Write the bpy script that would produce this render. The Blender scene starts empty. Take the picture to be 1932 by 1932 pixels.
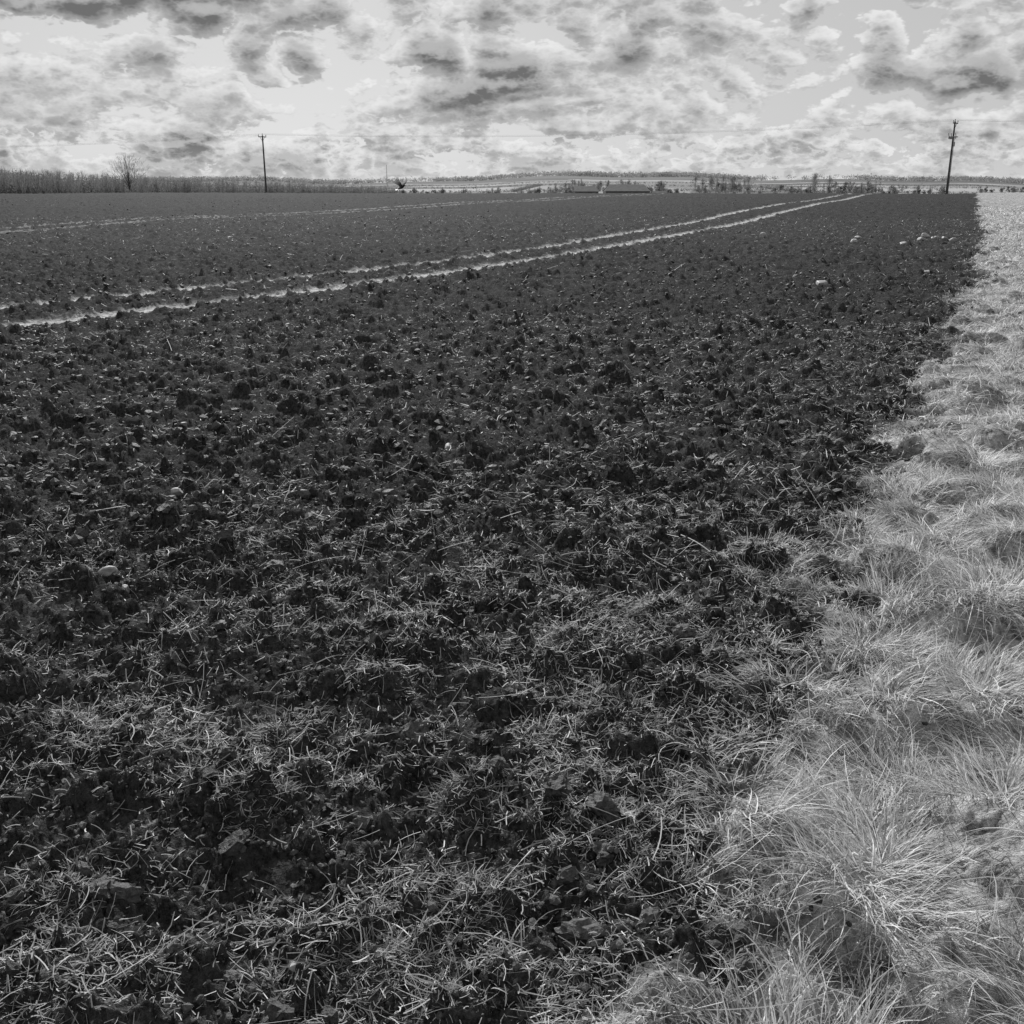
import bpy, math, time, numpy as np
from mathutils import Vector
T00=time.time()
def tick(s): print("TICK",s,round(time.time()-T00,1),flush=True)
Q=1.0
rng=np.random.default_rng(7)
scene=bpy.context.scene
F=np.float32
# ---------------------------------------------------------------- noise
def h2(ix,iy,seed):
    n=(ix.astype(np.int64)*374761393+iy.astype(np.int64)*668265263+seed*1274126177)&0xffffffff
    n=((n^(n>>13))*1274126177)&0xffffffff
    n=((n^(n>>16))*2246822519)&0xffffffff
    n=n^(n>>15)
    return n
def hf(ix,iy,seed): return (h2(ix,iy,seed)&0xffffff).astype(F)/F(0xffffff)
def perlin(x,y,seed=0):
    x0=np.floor(x);y0=np.floor(y);fx=(x-x0).astype(F);fy=(y-y0).astype(F)
    u=fx*fx*fx*(fx*(fx*6-15)+10);v=fy*fy*fy*(fy*(fy*6-15)+10)
    def g(dx,dy):
        a=hf(x0+dx,y0+dy,seed)*F(6.28318)
        return np.cos(a)*(fx-dx)+np.sin(a)*(fy-dy)
    a=g(0,0);b=g(1,0);c=g(0,1);d=g(1,1)
    return (a+(b-a)*u+(c-a)*v+(a-b-c+d)*u*v)*F(1.4)
def fbm(x,y,s,oct=3,seed=0):
    r=0;a=1.0
    for i in range(oct):
        r=r+a*perlin(x/s+i*17.3,y/s+i*9.1,seed+i);a*=.5;s=s*.5
    return r
def domes(x,y,cell,seed,prob=.8,rmin=.35,rmax=.75,flat=.8):
    X=x/cell;Y=y/cell;x0=np.floor(X);y0=np.floor(Y)
    best=np.zeros(X.shape,F)
    for i in (-1,0,1):
        for j in (-1,0,1):
            cx=x0+i;cy=y0+j
            n=h2(cx,cy,seed)
            a=(n&0xff).astype(F)/F(255);b=((n>>8)&0xff).astype(F)/F(255);c=((n>>16)&0xff).astype(F)/F(255);d=((n>>24)&0xff).astype(F)/F(255)
            rr=np.where(d<prob,rmin+(rmax-rmin)*c*c,F(.01))
            d2=((X-cx-a)**2+(Y-cy-b)**2)/(rr*rr)
            hgt=rr*np.sqrt(np.clip(1-d2,0,1))*flat
            best=np.maximum(best,hgt.astype(F))
    return best*cell
def ss(a,b,x):
    t=np.clip((x-a)/(b-a),0,1);return t*t*(3-2*t)
# ---------------------------------------------------------------- terrain
PY=[170,260,450,620,800,1200,1700,2600,3500,6000]
PZ=[.9,-1.2,-4.5,-4.2,-1,5,11,29,36,36]
def terrain(x,y):
    z=.9*ss(25,140,y)
    far=np.interp(y,PY,PZ)
    a=x/np.maximum(y,1)
    A=.62+.42*np.exp(-((a-.13)/.16)**2)+.10*np.sin(a*19+1)+.06*np.sin(a*47)
    far=np.where(y>620,-4.2+(far+4.2)*A,far)
    w=ss(165,185,y)
    z=z*(1-w)+far*w
    z=z+.18*perlin(x/23,y/23,91)*ss(15,60,y)*(1-ss(200,300,y))
    return z
EY=[-5,.6,1.652,2.365,3.1,4.78,7.15,11.47,20.2,39,65,140,6000]
EX=[-2.6,-.17,.32,.66,1.0,1.70,2.80,5.02,9.04,17.6,28.5,60.8,2600]
def edged(x,y):
    e=np.interp(y,EY,EX)
    w=.30*perlin(x/.7,y/.7,5)+.24*perlin(x/.22,y/.22,6)+.35*perlin(x/3.1,y/3.1,8)*ss(4,12,y)
    return (x-e)*.91+w
T1=np.array([(-14,3.5),(-9.5,8),(-6.33,12.77),(-5.03,14.8),(-1.88,20),(2.46,29.9),(11.4,52.8),(32.5,103.5),(47,141),(60,180)])
T2=np.array([(-15.5,5),(-10.8,9.8),(-7.4,15),(-6.1,17),(-3.78,20.4),(.5,29.5),(9.3,54),(30.2,104.5),(44.5,141.5),(57,181)])
T3=np.array([(-30,15),(-19.5,40.4),(-15.5,58),(-2.75,84),(20,142)])
T4=T3+np.array([-2.1,.9])
def trackmask(x,y,T,w):
    yy=np.linspace(T[0,1],T[-1,1],400)
    xx=np.interp(yy,T[:,1],T[:,0]);k=np.ones(25)/25
    xs=np.convolve(np.pad(xx,12,mode='edge'),k,'valid');xs[:14]=xx[:14];xs[-14:]=xx[-14:]
    cx=np.interp(y,yy,xs,left=1e5,right=1e5)
    g=np.gradient(xs,yy);gs=np.interp(y,yy,g)
    d=np.abs(x-cx)/np.sqrt(1+gs*gs)
    d=d+.14*perlin(x/.5,y/.5,31)+.14*perlin(x/.17,y/.17,32)
    return 1-ss(w*.4,w*1.2,d)
SODS=[(.363,2.93,.15,.07),(.21,3.48,.16,.07),(-.125,2.44,.13,.09),(-.69,2.42,.11,.08),(-.705,2.85,.13,.04),(-.11,2.03,.10,.07),
(-.26,1.85,.11,.05),(1.16,4.9,.2,.08),(.58,3.78,.14,.07),(-.655,3.57,.15,.07),(-1.07,2.06,.12,.05),(.75,3.3,.12,.05),
(1.0,4.1,.14,.06),(.3,2.35,.1,.04),(1.9,6.4,.2,.09),(-1.4,2.9,.12,.05),(.75,5.9,.18,.08)]
def ground(x,y,full=True):
    x=np.asarray(x,F);y=np.asarray(y,F)
    r=np.sqrt(x*x+y*y)
    z=terrain(x,y).astype(F)
    e=edged(x,y);vm=ss(-.12,.14,e)
    tr=np.maximum(trackmask(x,y,T1,.28),trackmask(x,y,T2,.25))
    near=1-ss(170,230,y)
    wx=x+.045*perlin(x/.09,y/.09,41)+.012*perlin(x/.025,y/.025,46);wy=y+.045*perlin(x/.09,y/.09,42)+.012*perlin(x/.025,y/.025,47)
    s=.05*fbm(x,y,.55,4,11)
    s=s+.85*domes(wx,wy,.30,51,.33,.12,.36,.85)
    s=s+1.1*domes(wx,wy,.13,61,.65,.2,.52,.9)
    if full:
        s=s+.95*domes(wx,wy,.052,71,.8,.3,.65,.9)*(1-ss(25,60,r))
        s=s+.9*domes(wx,wy,.024,75,.8,.3,.65,.9)*(1-ss(6,12,r))
        s=s+.004*perlin(x/.018,y/.018,44)*(1-ss(6,12,r))
    s=s+(.045*perlin(x/.35,y/.35,45)+.055*perlin(x/.13,y/.13,48))*ss(8,30,r)
    for (sx,sy,sr,sh) in SODS:
        d2=((x-sx)**2+(y-sy)**2)/(sr*sr*.45)
        s=s+sh*.8*np.exp(-np.minimum(d2,30))
    v=.035+.08*fbm(x,y,.6,2,21)+.55*domes(wx,wy,.42,81,.7,.25,.55,.8)+.014*perlin(x/.05,y/.05,22)
    s=s*(1-.8*tr)-.03*tr
    return z+near*(s*(1-vm)+v*vm),vm,tr
def mkmesh(name,V,Fc,mat,attrs=None,smooth=True):
    V=np.ascontiguousarray(V,F);Fc=np.ascontiguousarray(Fc,np.int32)
    me=bpy.data.meshes.new(name)
    n=Fc.shape[1]
    me.vertices.add(len(V));me.vertices.foreach_set("co",V.ravel())
    me.loops.add(Fc.size);me.loops.foreach_set("vertex_index",Fc.ravel())
    me.polygons.add(len(Fc));me.polygons.foreach_set("loop_start",np.arange(0,Fc.size,n,dtype=np.int32))
    me.polygons.foreach_set("loop_total",np.full(len(Fc),n,np.int32))
    me.update(calc_edges=True)
    me.polygons.foreach_set("use_smooth",np.full(len(Fc),smooth,bool))
    for k,a in (attrs or {}).items():
        at=me.attributes.new(k,'FLOAT','POINT');at.data.foreach_set("value",np.ascontiguousarray(a,F))
    me.materials.append(mat)
    ob=bpy.data.objects.new(name,me);scene.collection.objects.link(ob);return ob
# ---------------------------------------------------------------- materials
def newmat(name):
    m=bpy.data.materials.new(name);m.use_nodes=True
    nt=m.node_tree;nt.nodes.clear()
    return m,nt
def N(nt,t,**k):
    n=nt.nodes.new(t)
    for a,b in k.items(): setattr(n,a,b)
    return n
def L(nt,a,b): nt.links.new(a,b)
def math_(nt,op,a,b=None,c=None,clamp=False):
    n=N(nt,'ShaderNodeMath',operation=op,use_clamp=clamp)
    for i,v in enumerate((a,b,c)):
        if v is None: continue
        if isinstance(v,(int,float)): n.inputs[i].default_value=v
        else: L(nt,v,n.inputs[i])
    return n.outputs[0]
def mrange(nt,v,a,b,c,d,smooth=False):
    n=N(nt,'ShaderNodeMapRange')
    if smooth: n.interpolation_type='SMOOTHSTEP'
    L(nt,v,n.inputs[0])
    for i,k in enumerate((a,b,c,d)): n.inputs[i+1].default_value=k
    return n.outputs[0]
def noise(nt,vec,scale,detail=4,rough=.55,dist=0):
    n=N(nt,'ShaderNodeTexNoise');n.inputs['Scale'].default_value=scale;n.inputs['Detail'].default_value=detail
    n.inputs['Roughness'].default_value=rough;n.inputs['Distortion'].default_value=dist
    if vec is not None: L(nt,vec,n.inputs['Vector'])
    return n.outputs[0]
def mixf(nt,f,a,b):
    n=N(nt,'ShaderNodeMix',data_type='FLOAT')
    for i,v in ((0,f),(2,a),(3,b)):
        if isinstance(v,(int,float)): n.inputs[i].default_value=v
        else: L(nt,v,n.inputs[i])
    return n.outputs[0]
def attr(nt,name):
    n=N(nt,'ShaderNodeAttribute',attribute_name=name);return n.outputs['Fac']
def principled(nt,col,rough=.8,spec=.3,bump=None):
    p=N(nt,'ShaderNodeBsdfPrincipled');o=N(nt,'ShaderNodeOutputMaterial')
    for nm,val in (('Base Color',col),('Roughness',rough),('Specular IOR Level',spec)):
        if isinstance(val,(int,float)): p.inputs[nm].default_value=(val,val,val,1) if nm=='Base Color' else val
        else: L(nt,val,p.inputs[nm])
    if bump is not None: L(nt,bump,p.inputs['Normal'])
    L(nt,p.outputs[0],o.inputs[0]);return p
def bump(nt,h,dist,strength=1):
    b=N(nt,'ShaderNodeBump');b.inputs['Strength'].default_value=strength;b.inputs['Distance'].default_value=dist
    L(nt,h,b.inputs['Height']);return b.outputs[0]
# ground
mg,nt=newmat("field_soil_and_turf")
pos=N(nt,'ShaderNodeNewGeometry').outputs['Position']
n1=noise(nt,pos,2.2,3,.65);n2=noise(nt,pos,45,4,.75);n4=noise(nt,pos,9,5,.85)
soil=mrange(nt,n2,.35,.72,.016,.085)
soil=math_(nt,'MULTIPLY',soil,mrange(nt,n1,.3,.7,.7,1.35))
flk=mrange(nt,n4,.60,.68,0,.14)
soil=math_(nt,'ADD',soil,flk)
verge=math_(nt,'MULTIPLY',mrange(nt,n4,.36,.64,.10,.60),mrange(nt,n1,.3,.7,.8,1.2))
trk=mrange(nt,n4,.40,.56,.05,.58)  # pressed straw, with the wet stubble's sun sheen put into the pale colour
tra=attr(nt,'track')
c=mixf(nt,tra,soil,trk)
c=mixf(nt,attr(nt,'verge'),c,verge)
c=mixf(nt,attr(nt,'far'),c,attr(nt,'tone'))
b1=bump(nt,n2,.03,.9)
principled(nt,c,.9,math_(nt,'ADD',math_(nt,'MULTIPLY',tra,.2),.02),b1)
# clod
mc,nt=newmat("clod_soil")
pos=N(nt,'ShaderNodeNewGeometry').outputs['Position']
nn=noise(nt,pos,90,4,.7)
cc=math_(nt,'MULTIPLY',mrange(nt,nn,.3,.75,.020,.10),mrange(nt,attr(nt,'rnd'),0,1,.6,1.8))
principled(nt,cc,.6,.3,bump(nt,nn,.01,.9))
def grassmat(name,lo,hi,tr,spec=.35,ro=.5):
    m,nt=newmat(name)
    r=attr(nt,'rnd');c=mrange(nt,r,0,1,lo,hi)
    cr=N(nt,'ShaderNodeCombineColor')
    for i in range(3): L(nt,c,cr.inputs[i])
    d=N(nt,'ShaderNodeBsdfPrincipled');L(nt,cr.outputs[0],d.inputs['Base Color']);d.inputs['Roughness'].default_value=ro;d.inputs['Specular IOR Level'].default_value=spec
    t=N(nt,'ShaderNodeBsdfTranslucent');L(nt,cr.outputs[0],t.inputs[0])
    mx=N(nt,'ShaderNodeMixShader');mx.inputs[0].default_value=tr
    L(nt,d.outputs[0],mx.inputs[1]);L(nt,t.outputs[0],mx.inputs[2])
    o=N(nt,'ShaderNodeOutputMaterial');L(nt,mx.outputs[0],o.inputs[0]);return m
mgr=grassmat("verge_grass",.18,.95,.42,.4,.5)
mst=grassmat("dry_straw",.14,.85,.35,.3,.55)
mtwig=grassmat("haze_pale_twigs",.18,.18,.5,.05)  # base colour lightened to stand in for aerial haze over the woods
mfol=grassmat("haze_pale_foliage",.18,.18,.45,.05)  # far trees and hedges: distance haze painted in as a lighter colour
mhz=grassmat("hazy_hill_trees",.27,.27,.5,.05)  # palest of the three, the farthest haze is in its colour
def plain(name,lo,hi,scale,rough=.8,spec=.2,bd=0.0):
    m,nt=newmat(name);pos=N(nt,'ShaderNodeNewGeometry').outputs['Position']
    n=noise(nt,pos,scale,3,.6)
    principled(nt,mrange(nt,n,.3,.7,lo,hi),rough,spec,bump(nt,n,bd,.6) if bd else None);return m
mstone=plain("flint_stone",.18,.42,30,.6,.4,.01)
mwood=plain("weathered_pole_wood",.05,.10,6)
mmetal=plain("galvanised_steel",.12,.2,9,.5,.5)
mwire=plain("aluminium_wire",.10,.14,3,.5,.5)
mroof=plain("barn_roof_sheet",.15,.20,.5,.95,.02)
mwall=plain("barn_cladding",.10,.15,.7,.95,.02)
mdoor=plain("barn_door",.16,.2,.7,.95,.02)
mcrow=plain("crow_feathers",.01,.02,20,.5,.4)
# ---------------------------------------------------------------- ground sheet
rr=[.25]
while rr[-1]<5600:
    r=rr[-1]
    f=.02 if r<1.1 else .0042 if r<30 else .0055 if r<240 else .02
    rr.append(r*(1+f))
rr=np.array(rr)
half=math.radians(36)
th=np.concatenate([np.arange(-half,half,.0015),np.linspace(half,2*math.pi-half,150)[0:-1]])
nR,nT=len(rr),len(th)
R,TH=np.meshgrid(rr,th,indexing='ij')
X=(R*np.sin(TH)).ravel();Y=(R*np.cos(TH)).ravel()
Z,vm,tr=ground(X,Y)
tr2=np.maximum(trackmask(X,Y,T3,.3),trackmask(X,Y,T4,.3))*.35
tr=np.maximum(tr,tr2)
far=ss(215,260,Y)
def cells(x,y,s,seed):
    X_=x/s+.3*perlin(x/s*.7,y/s*.35,seed);Y_=y/(s*1.8)+.3*perlin(x/s*.4,y/s*.3,seed+3)
    return hf(np.floor(X_),np.floor(Y_),seed)
tone=.12+.28*cells(X,Y,130,303)
tone=np.where(Y>2000,.13+.05*cells(X,Y,300,33),tone)
V=np.stack([X,Y,Z],1)
i=np.arange(nR-1)[:,None];j=np.arange(nT)[None,:];j2=(j+1)%nT
Fq=np.stack([i*nT+j,(i*nT)+j2,(i+1)*nT+j2,(i+1)*nT+j],-1).reshape(-1,4)[:, ::-1]
g=mkmesh("ploughed_field_ground",V,Fq,mg,{'verge':vm,'track':tr,'far':far,'tone':tone})
# ---------------------------------------------------------------- ribbons
def ribbons(x,y,z,head,Ln,W,a0,a1,curl,n,taper=True,floor=None,twist=None):
    m=len(x);t=np.linspace(0,1,n+1)
    P=np.zeros((m,n+1,3));P[:,0]=np.stack([x,y,z],1);ph=np.zeros((m,n+1))
    for k in range(n+1):
        ph[:,k]=head+curl*t[k]
    for k in range(n):
        a=a0+(a1-a0)*(t[k]+.5/n)
        P[:,k+1,0]=P[:,k,0]+np.sin(a)*np.cos(ph[:,k])*Ln/n
        P[:,k+1,1]=P[:,k,1]+np.sin(a)*np.sin(ph[:,k])*Ln/n
        P[:,k+1,2]=P[:,k,2]+np.cos(a)*Ln/n
    if floor is not None:
        fl=floor(P[:,:,0].ravel(),P[:,:,1].ravel()).reshape(m,n+1)
        P[:,:,2]=np.maximum(P[:,:,2],fl)
    w=(W[:,None]*(1-t[None,:]**2*.9 if taper else np.ones((1,n+1))))*.5
    tw=(rng.uniform(-.7,.7,m) if twist is None else twist)[:,None]
    S=np.stack([-np.sin(ph)*np.cos(tw),np.cos(ph)*np.cos(tw),np.sin(tw)*np.ones_like(ph)],-1)*w[...,None]
    A=P-S;B=P+S
    V=np.stack([A,B],2).reshape(m*(n+1)*2,3)
    base=(np.arange(m)*(n+1)*2)[:,None]+np.arange(n)[None,:]*2
    Fc=np.stack([base,base+1,base+3,base+2],-1).reshape(-1,4)
    return V,Fc
def join(parts):
    Vs,Fs,Rs=[],[],[];o=0
    for V,Fc,r in parts:
        Vs.append(V);Fs.append(Fc+o);Rs.append(r);o+=len(V)
    return np.vstack(Vs),np.vstack(Fs),np.concatenate(Rs)
def wedge(n,r0,r1,p=1.0,ang=38):
    u=rng.random(n);r=(r0**p+(r1**p-r0**p)*u)**(1/p)
    a=rng.uniform(-math.radians(ang),math.radians(ang),n)
    return r*np.sin(a),r*np.cos(a),r
def gz(x,y): return ground(x,y)[0]
parts=[]
def verge_layer(n,y0,y1,wid,Lm,Wm,nseg,p):
    n=int(n*Q)
    u=rng.random(n);y=(y0**p+(y1**p-y0**p)*u)**(1/p)
    e=np.interp(y,EY,EX);x=e-.6+rng.random(n)**1.1*(wid(y)+.6)
    d=edged(x,y)
    patch=perlin(x/.33,y/.33,101)*1.0+perlin(x/.11,y/.11,102)*.8
    keep=rng.random(n)<np.clip(ss(-.5,.4,d)**1.4*(.5+patch*1.9),.010,1)
    x,y,d=x[keep],y[keep],d[keep];m=len(x)
    z=gz(x,y)
    gx=perlin((x+.05)/.33,y/.33,101)-perlin((x-.05)/.33,y/.33,101)
    gy=perlin(x/.33,(y+.05)/.33,101)-perlin(x/.33,(y-.05)/.33,101)
    dx=-gx*3-.25;dy=-gy*3-.2
    head=np.arctan2(dy,dx)+rng.normal(0,.5,m)
    Ln=Lm*np.clip(rng.normal(1,.4,m),.3,2.2)*(1+.7*np.clip(perlin(x/.5,y/.5,103),-.6,1))*(.55+.45*ss(-.3,.3,d))
    W=Wm(y)*rng.uniform(.6,1.3,m)
    a0=rng.uniform(.3,1.2,m);a1=a0+rng.uniform(.4,1.5,m)
    V,Fc=ribbons(x,y,z-.005,head,Ln,W,a0,a1,rng.normal(0,.5,m),nseg,floor=lambda a,b:ground(a,b,False)[0]+.002)
    r=np.clip(rng.normal(.5,.28,m)+.3*perlin(x/.25,y/.25,104),0,1)
    parts.append((V,Fc,np.repeat(r,(nseg+1)*2)))
verge_layer(120000,1.0,6,lambda y:1.4+0*y,.115,lambda y:.0027+.0002*y,5,1.5)
verge_layer(110000,6,22,lambda y:1.5+.05*y,.085,lambda y:.0030+.0003*y,3,1.2)
verge_layer(60000,22,75,lambda y:2+.06*y,.10,lambda y:.006+.0006*y,2,1.1)
V_,F_,R_=join(parts);mkmesh("verge_grass",V_,F_,mgr,{'rnd':R_})
parts=[]
def straw(n,r0,r1,p,Lm,Wf,nseg=3,up=.28,cu=.5):
    n=int(n*Q)
    x,y,r=wedge(n,r0,r1,p)
    d=edged(x,y)
    patch=.48+1.3*perlin(x/.5,y/.5,111)+1.1*perlin(x/.17,y/.17,112)
    k=np.clip(patch,.10,1.5)*(.30+1.0*np.exp(np.minimum(d,0)/1.1)+.26*(1-ss(2,5,r)))
    keep=(rng.random(n)<k)&(d<.3)
    x,y,r=x[keep],y[keep],r[keep];m=len(x)
    head=rng.normal(.25,1.2,m)+np.pi*(rng.random(m)<.5)
    Ln=Lm*rng.lognormal(0,.6,m);W=Wf(r)*rng.uniform(.5,1.5,m)
    z=gz(x,y)+rng.uniform(-.003,.010,m)
    a0=np.pi/2-rng.normal(.15,up,m);a1=a0+rng.normal(.1,.3,m)
    V,Fc=ribbons(x,y,z,head,Ln,W,a0,a1,rng.normal(0,cu,m),nseg,taper=False,floor=lambda a,b:gz(a,b)-.001)
    parts.append((V,Fc,np.repeat(np.clip(rng.normal(.42,.3,m),0,1),(nseg+1)*2)))
straw(140000,1.2,5,1.6,.022,lambda r:.0013+.00028*r,3,.4,.8)
straw(17000,1.2,6,1.6,.050,lambda r:.0019+.0002*r,4,.25,.5)
straw(600,1.2,6,1.6,.09,lambda r:.0026+.0002*r,4,.15,.3)
straw(160000,5,14,1.4,.030,lambda r:.0018+.0003*r,2)
straw(120000,14,60,1.2,.05,lambda r:.003+.00025*r,1)
for (sx,sy,sr,sh) in SODS:
    m=int(480*sr/.15*Q);rad=sr*.9*np.sqrt(rng.random(m));an=rng.uniform(0,6.283,m)
    x=sx+rad*np.cos(an);y=sy+rad*np.sin(an);z=gz(x,y)
    head=an+rng.normal(0,1.1,m)
    a0=rng.uniform(.5,1.4,m);V,Fc=ribbons(x,y,z-.004,head,.032*rng.lognormal(0,.5,m),rng.uniform(.0014,.003,m),a0,a0+rng.uniform(.2,1.2,m),rng.normal(0,1,m),3,floor=lambda a,b:gz(a,b))
    parts.append((V,Fc,np.repeat(np.clip(rng.normal(.3,.22,m),0,1),8)))
V_,F_,R_=join(parts);mkmesh("straw_and_torn_grass",V_,F_,mst,{'rnd':R_})
# ---------------------------------------------------------------- clods
import bmesh
def ico(sub):
    bm=bmesh.new();bmesh.ops.create_icosphere(bm,subdivisions=sub,radius=1)
    v=np.array([p.co[:] for p in bm.verts]);f=np.array([[q.index for q in p.verts] for p in bm.faces]);bm.free();return v,f
def clodset(x,y,z,rad,sub,nvar=14,rough=.35):
    v,f=ico(sub);m=len(x)
    var=[]
    for k in range(nvar):
        q=v.copy()
        for o in range(10):
            n=rng.normal(0,1,3);n/=np.linalg.norm(n)
            cut=rng.uniform(.45,.85);pr=q@n;q=q-np.outer(np.maximum(pr-cut,0),n)
        q=q*(1+rng.normal(0,rough*.35,len(v)))[:,None]*rng.uniform(.7,1.25,3);var.append(q)
    var=np.array(var);idx=rng.integers(0,nvar,m)
    A=var[idx]
    a=rng.uniform(0,6.283,m);b=rng.uniform(-.6,.6,m)
    ca,sa,cb,sb=np.cos(a),np.sin(a),np.cos(b),np.sin(b)
    x1=A[:,:,0]*ca[:,None]-A[:,:,1]*sa[:,None];y1=A[:,:,0]*sa[:,None]+A[:,:,1]*ca[:,None];z1=A[:,:,2]*.75
    x2=x1*cb[:,None]+z1*sb[:,None];z2=-x1*sb[:,None]+z1*cb[:,None]
    Vs=np.stack([x2,y1,z2],-1)*rad[:,None,None]+np.stack([x,y,z],1)[:,None,:]
    Fc=(f[None]+(np.arange(m)*len(v))[:,None,None]).reshape(-1,3)
    return Vs.reshape(-1,3),Fc,np.repeat(rng.random(m),len(v))
parts=[]
def clods(n,r0,r1,p,rmin,rmax,sub,pw=3):
    n=int(n*Q)
    x,y,r=wedge(n,r0,r1,p,36)
    keep=(edged(x,y)<rng.normal(.02,.16,n))&(trackmask(x,y,T1,.3)<.4)&(trackmask(x,y,T2,.3)<.4);x,y,r=x[keep],y[keep],r[keep]
    rad=rmin+(rmax-rmin)*rng.random(len(x))**pw
    parts.append(clodset(x,y,gz(x,y)+rad*.2,rad,sub))
clods(26000,1.2,6,1.5,.004,.017,1,4)
clods(800,1.3,9,1.6,.016,.048,3)
clods(16000,5,22,1.4,.008,.050,1,5)
clods(9000,18,110,1.2,.015,.08,1,6)
V_,F_,R_=join(parts);mkmesh("soil_clods",V_,F_,mc,{'rnd':R_},smooth=False)
# stones
ST=[(-1.76,4.2,.045),(-1.62,4.0,.028),(.16,6.6,.04),(5.37,18.2,.13),(-2.27,6.95,.03),(-.465,1.79,.014),(-1.85,5.42,.035),(-.42,6.5,.035),(4.6,33.5,.11),(8.65,36.5,.15),
(8.2,20.7,.09),(11.6,35.5,.12),(14.2,34,.14)]
for k in range(9): ST.append((13.3+rng.normal(0,.9),35.5+rng.normal(0,2),rng.uniform(.09,.16)))
for (sx,sy,sr) in ST:
    V_,F_,R_=clodset(np.array([sx]),np.array([sy]),gz(np.array([sx]),np.array([sy]))+sr*.4,np.array([sr]),3,1,.06)
    mkmesh("stone",V_,F_,mstone)
# ---------------------------------------------------------------- poles
def cyl(bm,p0,p1,r0,r1,seg=10):
    p0=Vector(p0);p1=Vector(p1);d=(p1-p0);u=d.normalized();a=u.orthogonal().normalized();b=u.cross(a)
    A=[bm.verts.new(p0+(a*math.cos(t)+b*math.sin(t))*r0) for t in [2*math.pi*i/seg for i in range(seg)]]
    B=[bm.verts.new(p1+(a*math.cos(t)+b*math.sin(t))*r1) for t in [2*math.pi*i/seg for i in range(seg)]]
    for i in range(seg): bm.faces.new((A[i],A[(i+1)%seg],B[(i+1)%seg],B[i]))
    bm.faces.new(A[::-1]);bm.faces.new(B)
def box(bm,c,s,rot=0):
    vs=[]
    for dx in(-1,1):
        for dy in(-1,1):
            for dz in(-1,1):
                x=dx*s[0]/2;y=dy*s[1]/2
                vs.append(bm.verts.new((c[0]+x*math.cos(rot)-y*math.sin(rot),c[1]+x*math.sin(rot)+y*math.cos(rot),c[2]+dz*s[2]/2)))
    for f in((0,1,3,2),(4,6,7,5),(0,4,5,1),(2,3,7,6),(0,2,6,4),(1,5,7,3)): bm.faces.new([vs[i] for i in f])
def fin(bm,name,mat,parent=None,loc=(0,0,0)):
    bmesh.ops.recalc_face_normals(bm,faces=bm.faces)
    me=bpy.data.meshes.new(name);bm.to_mesh(me);bm.free();me.materials.append(mat)
    ob=bpy.data.objects.new(name,me);scene.collection.objects.link(ob);ob.location=loc
    if parent: ob.parent=parent
    return ob
def empty(name,loc):
    e=bpy.data.objects.new(name,None);scene.collection.objects.link(e);e.location=loc;return e
POLES=[(-149,215,9.6,0),(-42.6,186,9.8,0),(63.6,157,10.0,1),(170,128,10,0)]
ldir=Vector((106,-29,0)).normalized();perp=Vector((-ldir.y,ldir.x,0))
tops=[]
for (px,py,H,gear) in POLES:
    pz=float(terrain(np.array([px*1.]),np.array([py*1.]))[0])
    e=empty("utility_pole",(px,py,pz))
    bm=bmesh.new();cyl(bm,(0,0,-1),(0,0,H),.17,.11,12);fin(bm,"pole_shaft",mwood,e)
    bm=bmesh.new();w=.75
    ax=(perp+ldir*.6).normalized()*w
    box(bm,(0.0,-.2,H-.25),(2*w,.12,.14),math.atan2(ax.y,ax.x))
    cyl(bm,(ax.x*.6,ax.y*.6-.2,H-.3),(0,-.1,H-.95),.03,.03,6);cyl(bm,(-ax.x*.6,-ax.y*.6-.2,H-.3),(0,-.1,H-.95),.03,.03,6)
    fin(bm,"crossarm",mwood,e)
    bm=bmesh.new();tp=[]
    for s in(-.95,0,.95):
        q=Vector((ax.x*s,ax.y*s-(.2 if s else 0),H-.18 if s else H))
        cyl(bm,q,q+Vector((0,0,.12)),.03,.03,8);cyl(bm,q+Vector((0,0,.12)),q+Vector((0,0,.2)),.08,.06,10);cyl(bm,q+Vector((0,0,.2)),q+Vector((0,0,.3)),.06,.04,10)
        tp.append(Vector((px,py,pz))+q+Vector((0,0,.3)))
    fin(bm,"insulators",mmetal,e);tops.append(tp)
    if gear:
        bm=bmesh.new();box(bm,(-.1,-.25,H-2.1),(1.3,.12,.12));
        for s in(-.75,-.4,.25):
            cyl(bm,(s,-.3,H-2.05),(s-.12,-.36,H-1.6),.05,.05,8);cyl(bm,(s,-.3,H-2.1),(s,-.3,H-2.4),.07,.04,8)
        box(bm,(-.45,-.3,H-2.25),(.4,.3,.35));fin(bm,"switch_gear",mmetal,e)
        bm=bmesh.new();box(bm,(0.17,-.2,H-3.1),(.14,.14,.6));cyl(bm,(.15,-.14,0),(.15,-.12,H-2.1),.03,.03,6);fin(bm,"cable_riser",mmetal,e)
bm=bmesh.new()
for a in range(3):
    for s in range(3):
        p,q=tops[a][s],tops[a+1][s];n=16;pr=None
        for k in range(n+1):
            t=k/n;c_=p.lerp(q,t)-Vector((0,0,4*1.1*t*(1-t)))
            if pr is not None: cyl(bm,pr,c_,.008,.008,4)
            pr=c_
fin(bm,"power_line",mwire)
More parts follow.
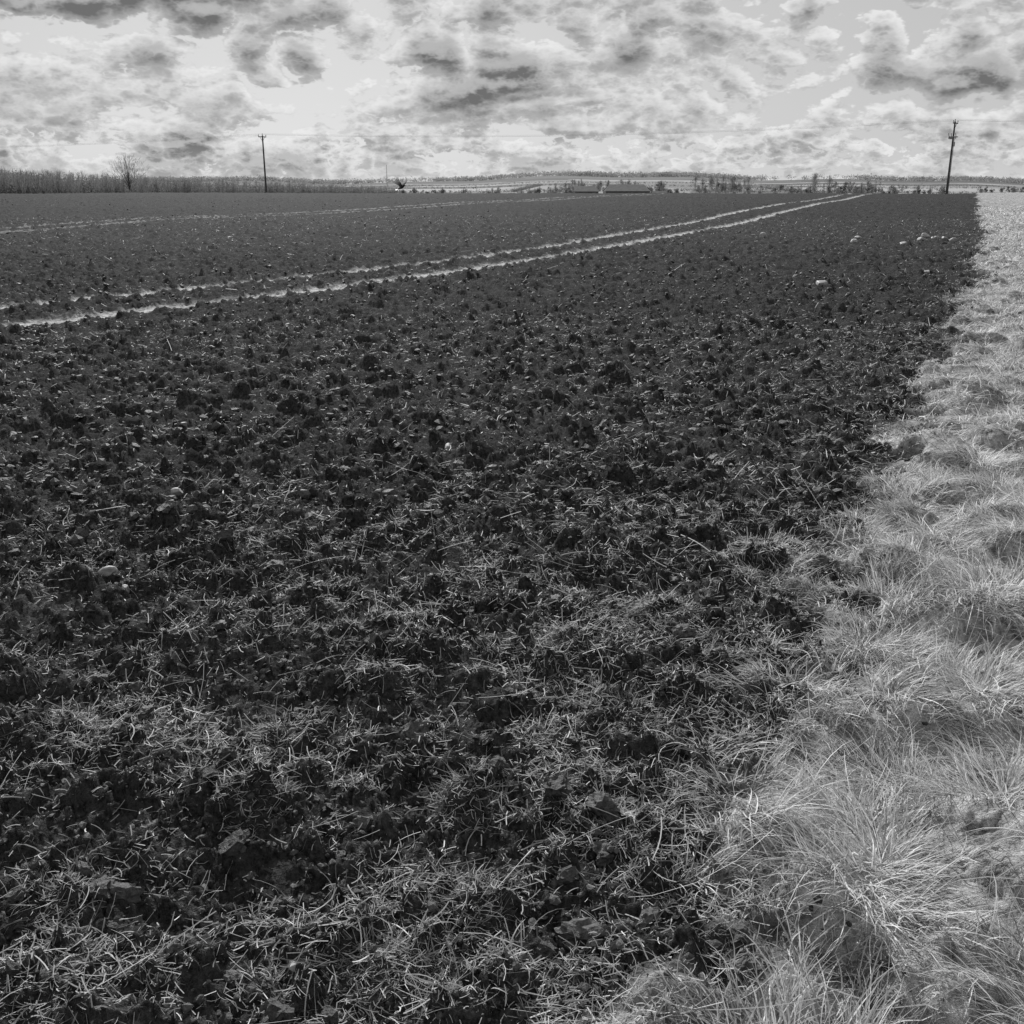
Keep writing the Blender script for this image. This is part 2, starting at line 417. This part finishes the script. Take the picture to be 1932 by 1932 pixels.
# ---------------------------------------------------------------- distant vegetation
def T0(x,y): return terrain(np.atleast_1d(np.asarray(x,float)),np.atleast_1d(np.asarray(y,float)))
def bare_trees(xs,ys,hs,nbr=90,slim=.28,lean=0.05,w=.10,open_=0):
    parts=[]
    for x,y,h in zip(xs,ys,hs):
        z0=T0(x,y)[0]-.3
        V,Fc=ribbons(np.array([x]),np.array([y]),np.array([z0]),np.array([0.]),np.array([h*(.5 if open_ else .95)]),np.array([h*.03]),np.array([rng.normal(0,.03)]),np.array([lean+rng.normal(0,.04)]),np.array([0.]),4,twist=np.array([.3]))
        parts.append((V,Fc,np.zeros(len(V))))
        n=nbr
        if open_:
            hd=rng.uniform(0,6.283,n);a0=rng.uniform(.05,1.15,n);st=rng.uniform(.2,.42,n)
            Ln=h*(.62-.12*a0)*rng.uniform(.6,1.05,n)
            V,Fc=ribbons(np.full(n,x),np.full(n,y),z0+h*st,hd,Ln,np.full(n,w*h/9),a0,a0*rng.uniform(.6,1.1,n),rng.normal(0,.5,n),4)
            parts.append((V,Fc,np.zeros(len(V))))
            m=nbr*6;d=rng.normal(0,1,(m,3));d/=np.linalg.norm(d,axis=1)[:,None];d*=(rng.random(m)**.35)[:,None]
            V,Fc=ribbons(x+d[:,0]*h*.42,y+d[:,1]*h*.42,z0+h*.6+d[:,2]*h*.34,np.arctan2(d[:,1],d[:,0])+rng.normal(0,.6,m),h*rng.uniform(.05,.14,m),np.full(m,w*.6*h/9),rng.uniform(.1,1.2,m),rng.uniform(.1,1.0,m),rng.normal(0,.4,m),2)
            parts.append((V,Fc,np.zeros(len(V))));continue
        t=rng.uniform(.22,.98,n)**.8
        bx=x+lean*.5*h*t*t;by=np.full(n,y);bz=z0+h*.95*t
        hd=rng.uniform(0,6.283,n);a0=rng.uniform(.35,1.0,n)
        Ln=h*slim*(1.15-t)*rng.uniform(.5,1.3,n)+h*.05
        V,Fc=ribbons(bx,by,bz,hd,Ln,np.full(n,w*h/9),a0,a0*rng.uniform(.1,.8,n),rng.normal(0,.4,n),3)
        parts.append((V,Fc,np.zeros(len(V))))
        m=nbr*2;t=rng.uniform(.35,1,m);hd=rng.uniform(0,6.283,m);q=h*slim*(1.1-t)*rng.uniform(.2,1,m)
        V,Fc=ribbons(x+lean*.5*h*t*t+np.cos(hd)*q,y+np.sin(hd)*q,z0+h*.95*t+q*.5,hd+rng.normal(0,.8,m),h*rng.uniform(.05,.12,m),np.full(m,w*.6*h/9),rng.uniform(.1,.9,m),rng.uniform(0,.6,m),rng.normal(0,.4,m),2)
        parts.append((V,Fc,np.zeros(len(V))))
    return join(parts)
def leafcloud(cx,cy,cz,rx,rz,n,size):
    m=len(cx);c=np.repeat(np.stack([cx,cy,cz],1),n,0)
    d=rng.normal(0,1,(m*n,3));d/=np.linalg.norm(d,axis=1)[:,None];d*=(rng.random(m*n)**.4)[:,None]
    d[:,0]*=np.repeat(rx,n);d[:,1]*=np.repeat(rx,n);d[:,2]*=np.repeat(rz,n)
    p=c+d;s=np.repeat(size,n)
    V=(p[:,None,:]+rng.normal(0,1,(m*n,3,3))*s[:,None,None]*.6).reshape(-1,3)
    return V,np.arange(m*n*3).reshape(-1,3)
nw=620
t=rng.random(nw);row=rng.uniform(0,45,nw)
wy=230+t**1.3*330+row;wa=-.66+t*.55+rng.normal(0,.006,nw)
wx=wa*wy
WT=([-.7,-.49,-.39,-.32,-.24,-.13,-.10],[.0240,.0210,.0155,.0112,.0083,.0042,.001])
wtop=np.interp(wa,*WT)
hs=(1.6+wtop*wy-T0(wx,wy))*rng.uniform(.80,1.0,nw)
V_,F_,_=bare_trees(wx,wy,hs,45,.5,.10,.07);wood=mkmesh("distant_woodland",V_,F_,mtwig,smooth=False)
n=3400;t=rng.random(n);wy=235+t**1.3*330+rng.uniform(0,30,n);wa=-.70+t*.60;wx=wa*wy
top=np.interp(wa,*WT)
tz=T0(wx,wy);hh=(1.6+top*wy-tz)*rng.uniform(.70,.94,n)
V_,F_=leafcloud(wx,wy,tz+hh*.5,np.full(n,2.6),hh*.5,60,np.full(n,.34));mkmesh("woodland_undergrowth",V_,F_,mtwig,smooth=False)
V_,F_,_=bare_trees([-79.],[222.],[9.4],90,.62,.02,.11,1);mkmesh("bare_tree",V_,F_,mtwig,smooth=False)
def line(pts,step):
    out=[]
    for (a,b),(c_,d) in zip(pts[:-1],pts[1:]):
        k=max(2,int(math.hypot(c_-a,d-b)/step))
        for s in range(k): out.append((a+(c_-a)*s/k,b+(d-b)*s/k))
    return np.array(out)
hed=[[(-130,520),(-20,480),(60,500),(180,470)],[(-60,640),(80,680),(200,640),(330,600)],[(-250,900),(0,820),(160,860),(330,800),(480,700)],
[(-300,1200),(0,1150),(250,1100),(500,1150)],[(-300,1600),(200,1500),(700,1500)],[(80,680),(110,860)],[(200,640),(260,1100)],[(330,600),(420,900)],[(0,820),(30,1150)]]
cx=[];cy=[]
for hd in hed:
    p=line(hd,3.0);p=p+rng.normal(0,.8,p.shape);cx.append(p[:,0]);cy.append(p[:,1])
cx=np.concatenate(cx);cy=np.concatenate(cy);m=len(cx);hh=rng.uniform(.9,1.8,m)*(1+.5*(rng.random(m)<.08))
V_,F_=leafcloud(cx,cy,T0(cx,cy)+hh*.7,hh*1.5,hh,26,np.full(m,.6));mkmesh("hedgerow",V_,F_,mfol,smooth=False)
C=[]
def clump(u0,u1,y,h,n,sl=.4):
    for k in range(n):
        a=rng.uniform(u0,u1);yy=y*rng.uniform(.96,1.05);C.append((a*yy,yy,h*rng.uniform(.5,1.05),sl*rng.uniform(.8,1.2)))
clump(.17,.225,700,13,26,.5);clump(.225,.28,720,7,14,.5);clump(.28,.30,650,14,8,.4);clump(.30,.345,650,10,24,.4);clump(.35,.41,700,7,18,.6)
clump(.02,.055,500,8.5,12,.5);clump(-.14,.02,560,6.5,45,.5);clump(.055,.16,740,10,34,.5);clump(.10,.17,640,6.5,12,.5);clump(.43,.52,800,6,14,.5)
C=np.array(C);m=len(C)
V_,F_,_=bare_trees(C[:,0],C[:,1],C[:,2],60,.40,.0,.12)
tz=T0(C[:,0],C[:,1]);k=rng.random(m)<.7
cx=[];cy=[];cz=[];rx=[];rz=[]
for q in range(m):
    if not k[q]: continue
    X0,Y0,H,sl=C[q]
    for _ in range(9):
        t=rng.uniform(.2,.9);w_=H*sl*(1.05-abs(t-.5))*.8
        cx.append(X0+rng.normal(0,.45)*w_);cy.append(Y0+rng.normal(0,.45)*w_);cz.append(tz[q]+H*t);rx.append(H*sl*.38*rng.uniform(.6,1.2));rz.append(H*.13*rng.uniform(.7,1.3))
n=len(cx);Va,Fa=leafcloud(np.array(cx),np.array(cy),np.array(cz),np.array(rx),np.array(rz),45,np.full(n,.4))
mkmesh("distant_trees",V_,F_,mfol,smooth=False);mkmesh("distant_tree_foliage",Va,Fa,mfol,smooth=False)
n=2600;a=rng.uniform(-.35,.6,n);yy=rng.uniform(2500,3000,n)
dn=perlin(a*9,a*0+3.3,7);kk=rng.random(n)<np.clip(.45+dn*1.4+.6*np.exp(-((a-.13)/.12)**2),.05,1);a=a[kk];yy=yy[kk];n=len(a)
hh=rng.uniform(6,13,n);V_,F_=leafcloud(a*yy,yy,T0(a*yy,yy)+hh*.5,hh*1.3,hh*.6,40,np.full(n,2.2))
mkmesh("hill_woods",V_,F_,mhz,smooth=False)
# ---------------------------------------------------------------- barns
def barn(x0,x1,y,dep,wallh,ridge):
    w=x1-x0;z0=float(T0((x0+x1)/2,y)[0])
    e=empty("barn",((x0+x1)/2,y,z0))
    bm=bmesh.new();h=w/2
    box(bm,(0,dep/2,wallh/2-.5),(w,dep,wallh+1))
    for sx in(-1,1):
        a=bm.verts.new((sx*h,0,wallh));b=bm.verts.new((sx*h,dep,wallh));c_=bm.verts.new((sx*h*.8,dep/2,ridge-.05));bm.faces.new((a,b,c_))
    fin(bm,"walls",mwall,e)
    bm=bmesh.new()
    for s in(0,1):
        ye=-.5 if s==0 else dep+.5
        v=[(-h-.4,ye,wallh-.1),(h+.4,ye,wallh-.1),(h*.8,dep/2,ridge),(-h*.8,dep/2,ridge)]
        lo=[bm.verts.new(p) for p in v];hi=[bm.verts.new((p[0],p[1],p[2]+.18)) for p in v]
        bm.faces.new(lo);bm.faces.new(hi)
        for q in range(4): bm.faces.new((lo[q],lo[(q+1)%4],hi[(q+1)%4],hi[q]))
    fin(bm,"roof",mroof,e)
    bm=bmesh.new()
    for k in range(3): box(bm,(-h+w*(k+.5)/3,-.06,1.9),(w/6,.1,3.8))
    fin(bm,"doors",mdoor,e)
barn(49,72,560,18,4.7,8.0)
barn(35,50,620,16,4.3,7.2)
barn(75,84,575,8,3.0,4.6)
mz=float(T0(-215,1850)[0]);bm=bmesh.new()
for a in range(3):
    p=Vector((math.cos(a*2.094),math.sin(a*2.094),0));cyl(bm,p*.9,p*.35+Vector((0,0,34)),.18,.12,5)
    for k in range(12):
        q=Vector((math.cos((a+1)*2.094),math.sin((a+1)*2.094),0));cyl(bm,p*(.9-.045*k)+Vector((0,0,k*2.8)),q*(.9-.045*(k+1))+Vector((0,0,k*2.8+2.8)),.07,.07,4)
fin(bm,"radio_mast",mmetal,None,(-215,1850,mz))
# ---------------------------------------------------------------- crow in flight
e=empty("crow",(-7.2,70,1.70));e.rotation_euler=(math.radians(12),math.radians(-15),math.radians(35))
me=bpy.data.meshes.new("body");sk=[(-.30,0,-.02),(-.16,0,0),(0,0,0),(.13,0,.03),(.21,0,.06),(.27,0,.065),(.34,0,.05)]
me.from_pydata(sk,[(k,k+1) for k in range(6)],[]);ob=bpy.data.objects.new("body",me);scene.collection.objects.link(ob);ob.parent=e;me.materials.append(mcrow)
md=ob.modifiers.new("s",'SKIN')
for k,r in enumerate((.02,.055,.085,.07,.045,.042,.008)): me.skin_vertices[0].data[k].radius=(r,r)
me.skin_vertices[0].data[2].use_root=True
ob.modifiers.new("sub",'SUBSURF').levels=2
bm=bmesh.new()
for s in(-1,1):
    def P(x,y,z): return bm.verts.new((x,s*y,z))
    a=P(.12,.05,.05);b=P(-.10,.05,.03);c_=P(.15,.25,.22);d=P(-.10,.24,.17);bm.faces.new((a,c_,d,b))
    for k in range(6):
        t=k/5;r0=Vector((.15-.25*t,.25,.22-.05*t));r1=Vector((.15-.25*(t+.2),.245,.21-.05*t))
        tip=Vector((.14-.42*t,.25+.34*(1-.35*t),.22+.28*(1-.5*t)))
        v=[P(*r0),P(*(tip+Vector((.015,0,0)))),P(*(tip-Vector((.025,0,0)))),P(*r1)];bm.faces.new(v)
fin(bm,"wings",mcrow,e)
bm=bmesh.new()
for k in range(5):
    a=-.3+.15*k;bm.faces.new([bm.verts.new(p) for p in((-.24,-.02+.01*k,-.005*k),(-.24,.0+.01*k,-.005*k),(-.47,math.sin(a)*.22+.025,-.03-.004*k),(-.47,math.sin(a)*.22-.025,-.03-.004*k))])
fin(bm,"tail",mcrow,e)
# ---------------------------------------------------------------- sun & sky
SEL,SAZ=math.radians(30),math.radians(-12)
sd=Vector((math.sin(SAZ)*math.cos(SEL),math.cos(SAZ)*math.cos(SEL),math.sin(SEL)))
sl=bpy.data.lights.new("sun",'SUN');sl.energy=5;sl.angle=math.radians(.6);sl.color=(1,1,1)
so=bpy.data.objects.new("sun",sl);scene.collection.objects.link(so);so.rotation_euler=(-sd).to_track_quat('-Z','Y').to_euler();so.location=(0,0,30)
w=bpy.data.worlds.new("World");scene.world=w;w.use_nodes=True;nt=w.node_tree;nt.nodes.clear()
try: w.cycles.sampling_method='NONE'
except Exception as ex: print(ex)
sky=N(nt,'ShaderNodeTexSky',sky_type='NISHITA',sun_disc=False);sky.sun_elevation=SEL;sky.sun_rotation=SAZ
bw=N(nt,'ShaderNodeRGBToBW');L(nt,sky.outputs[0],bw.inputs[0])
tc=N(nt,'ShaderNodeTexCoord').outputs['Generated']
sep=N(nt,'ShaderNodeSeparateXYZ');L(nt,tc,sep.inputs[0]);zx,zy,zz=sep.outputs
zp=math_(nt,'MAXIMUM',zz,0.0)
m2=mrange(nt,zp,.015,.085,0,1,True)
def billow(vec,S,det,ro):
    return math_(nt,'ABSOLUTE',math_(nt,'SUBTRACT',noise(nt,vec,S,det,ro),.5))
def field(dz):
    z=math_(nt,'ADD',zp,dz)
    def vec(asp,off):
        cb=N(nt,'ShaderNodeCombineXYZ');L(nt,math_(nt,'ADD',zx,off),cb.inputs[0]);L(nt,zy,cb.inputs[1]);L(nt,math_(nt,'MULTIPLY',z,asp),cb.inputs[2]);return cb.outputs[0]
    def lay(S,asp,off):
        a=noise(nt,vec(asp,off),S,2,.5)
        vb=vec(1.9,off)
        p1=billow(vb,S*3.2,1.5,.5);p2=billow(vb,S*9,3,.6)
        f=math_(nt,'ADD',math_(nt,'MULTIPLY',a,.75),math_(nt,'MULTIPLY',p1,.85))
        return math_(nt,'ADD',f,math_(nt,'MULTIPLY',p2,.40))
    return mixf(nt,m2,lay(14,3.0,1.3),lay(5.2,3.2,7.7))
D=field(0.0);Du=field(.009)
cover=mrange(nt,D,.39,.44,0,1,True)
thick=mrange(nt,math_(nt,'ADD',D,mrange(nt,zp,.09,.17,0,.03)),.42,.64,0,1,True)
lit=math_(nt,'MULTIPLY',math_(nt,'TANH',math_(nt,'MULTIPLY',math_(nt,'SUBTRACT',D,Du),14.0)),2.3)
cl=math_(nt,'ADD',mixf(nt,thick,6.3,2.5),lit)
cl=math_(nt,'MINIMUM',math_(nt,'MAXIMUM',cl,1.6),8.8)
clear=math_(nt,'ADD',math_(nt,'MULTIPLY',bw.outputs[0],.2),3.9)
mx=mixf(nt,cover,clear,cl)
hz=mrange(nt,zp,0,.045,.5,0,True)
mx=mixf(nt,hz,mx,6.8)
bg=N(nt,'ShaderNodeBackground');L(nt,mx,bg.inputs[0]);bg.inputs[1].default_value=.1
wo=N(nt,'ShaderNodeOutputWorld');L(nt,bg.outputs[0],wo.inputs[0])
# ---------------------------------------------------------------- camera
cam=bpy.data.cameras.new("camera");cam.lens=36;cam.sensor_width=36;cam.clip_end=12000;cam.clip_start=.05
co=bpy.data.objects.new("camera",cam);scene.collection.objects.link(co);co.location=(0,0,1.63)
co.rotation_euler=(math.radians(90-17.52),0,0);scene.camera=co
scene.view_settings.view_transform='Standard';scene.view_settings.look='None';scene.view_settings.exposure=0
tick("done")
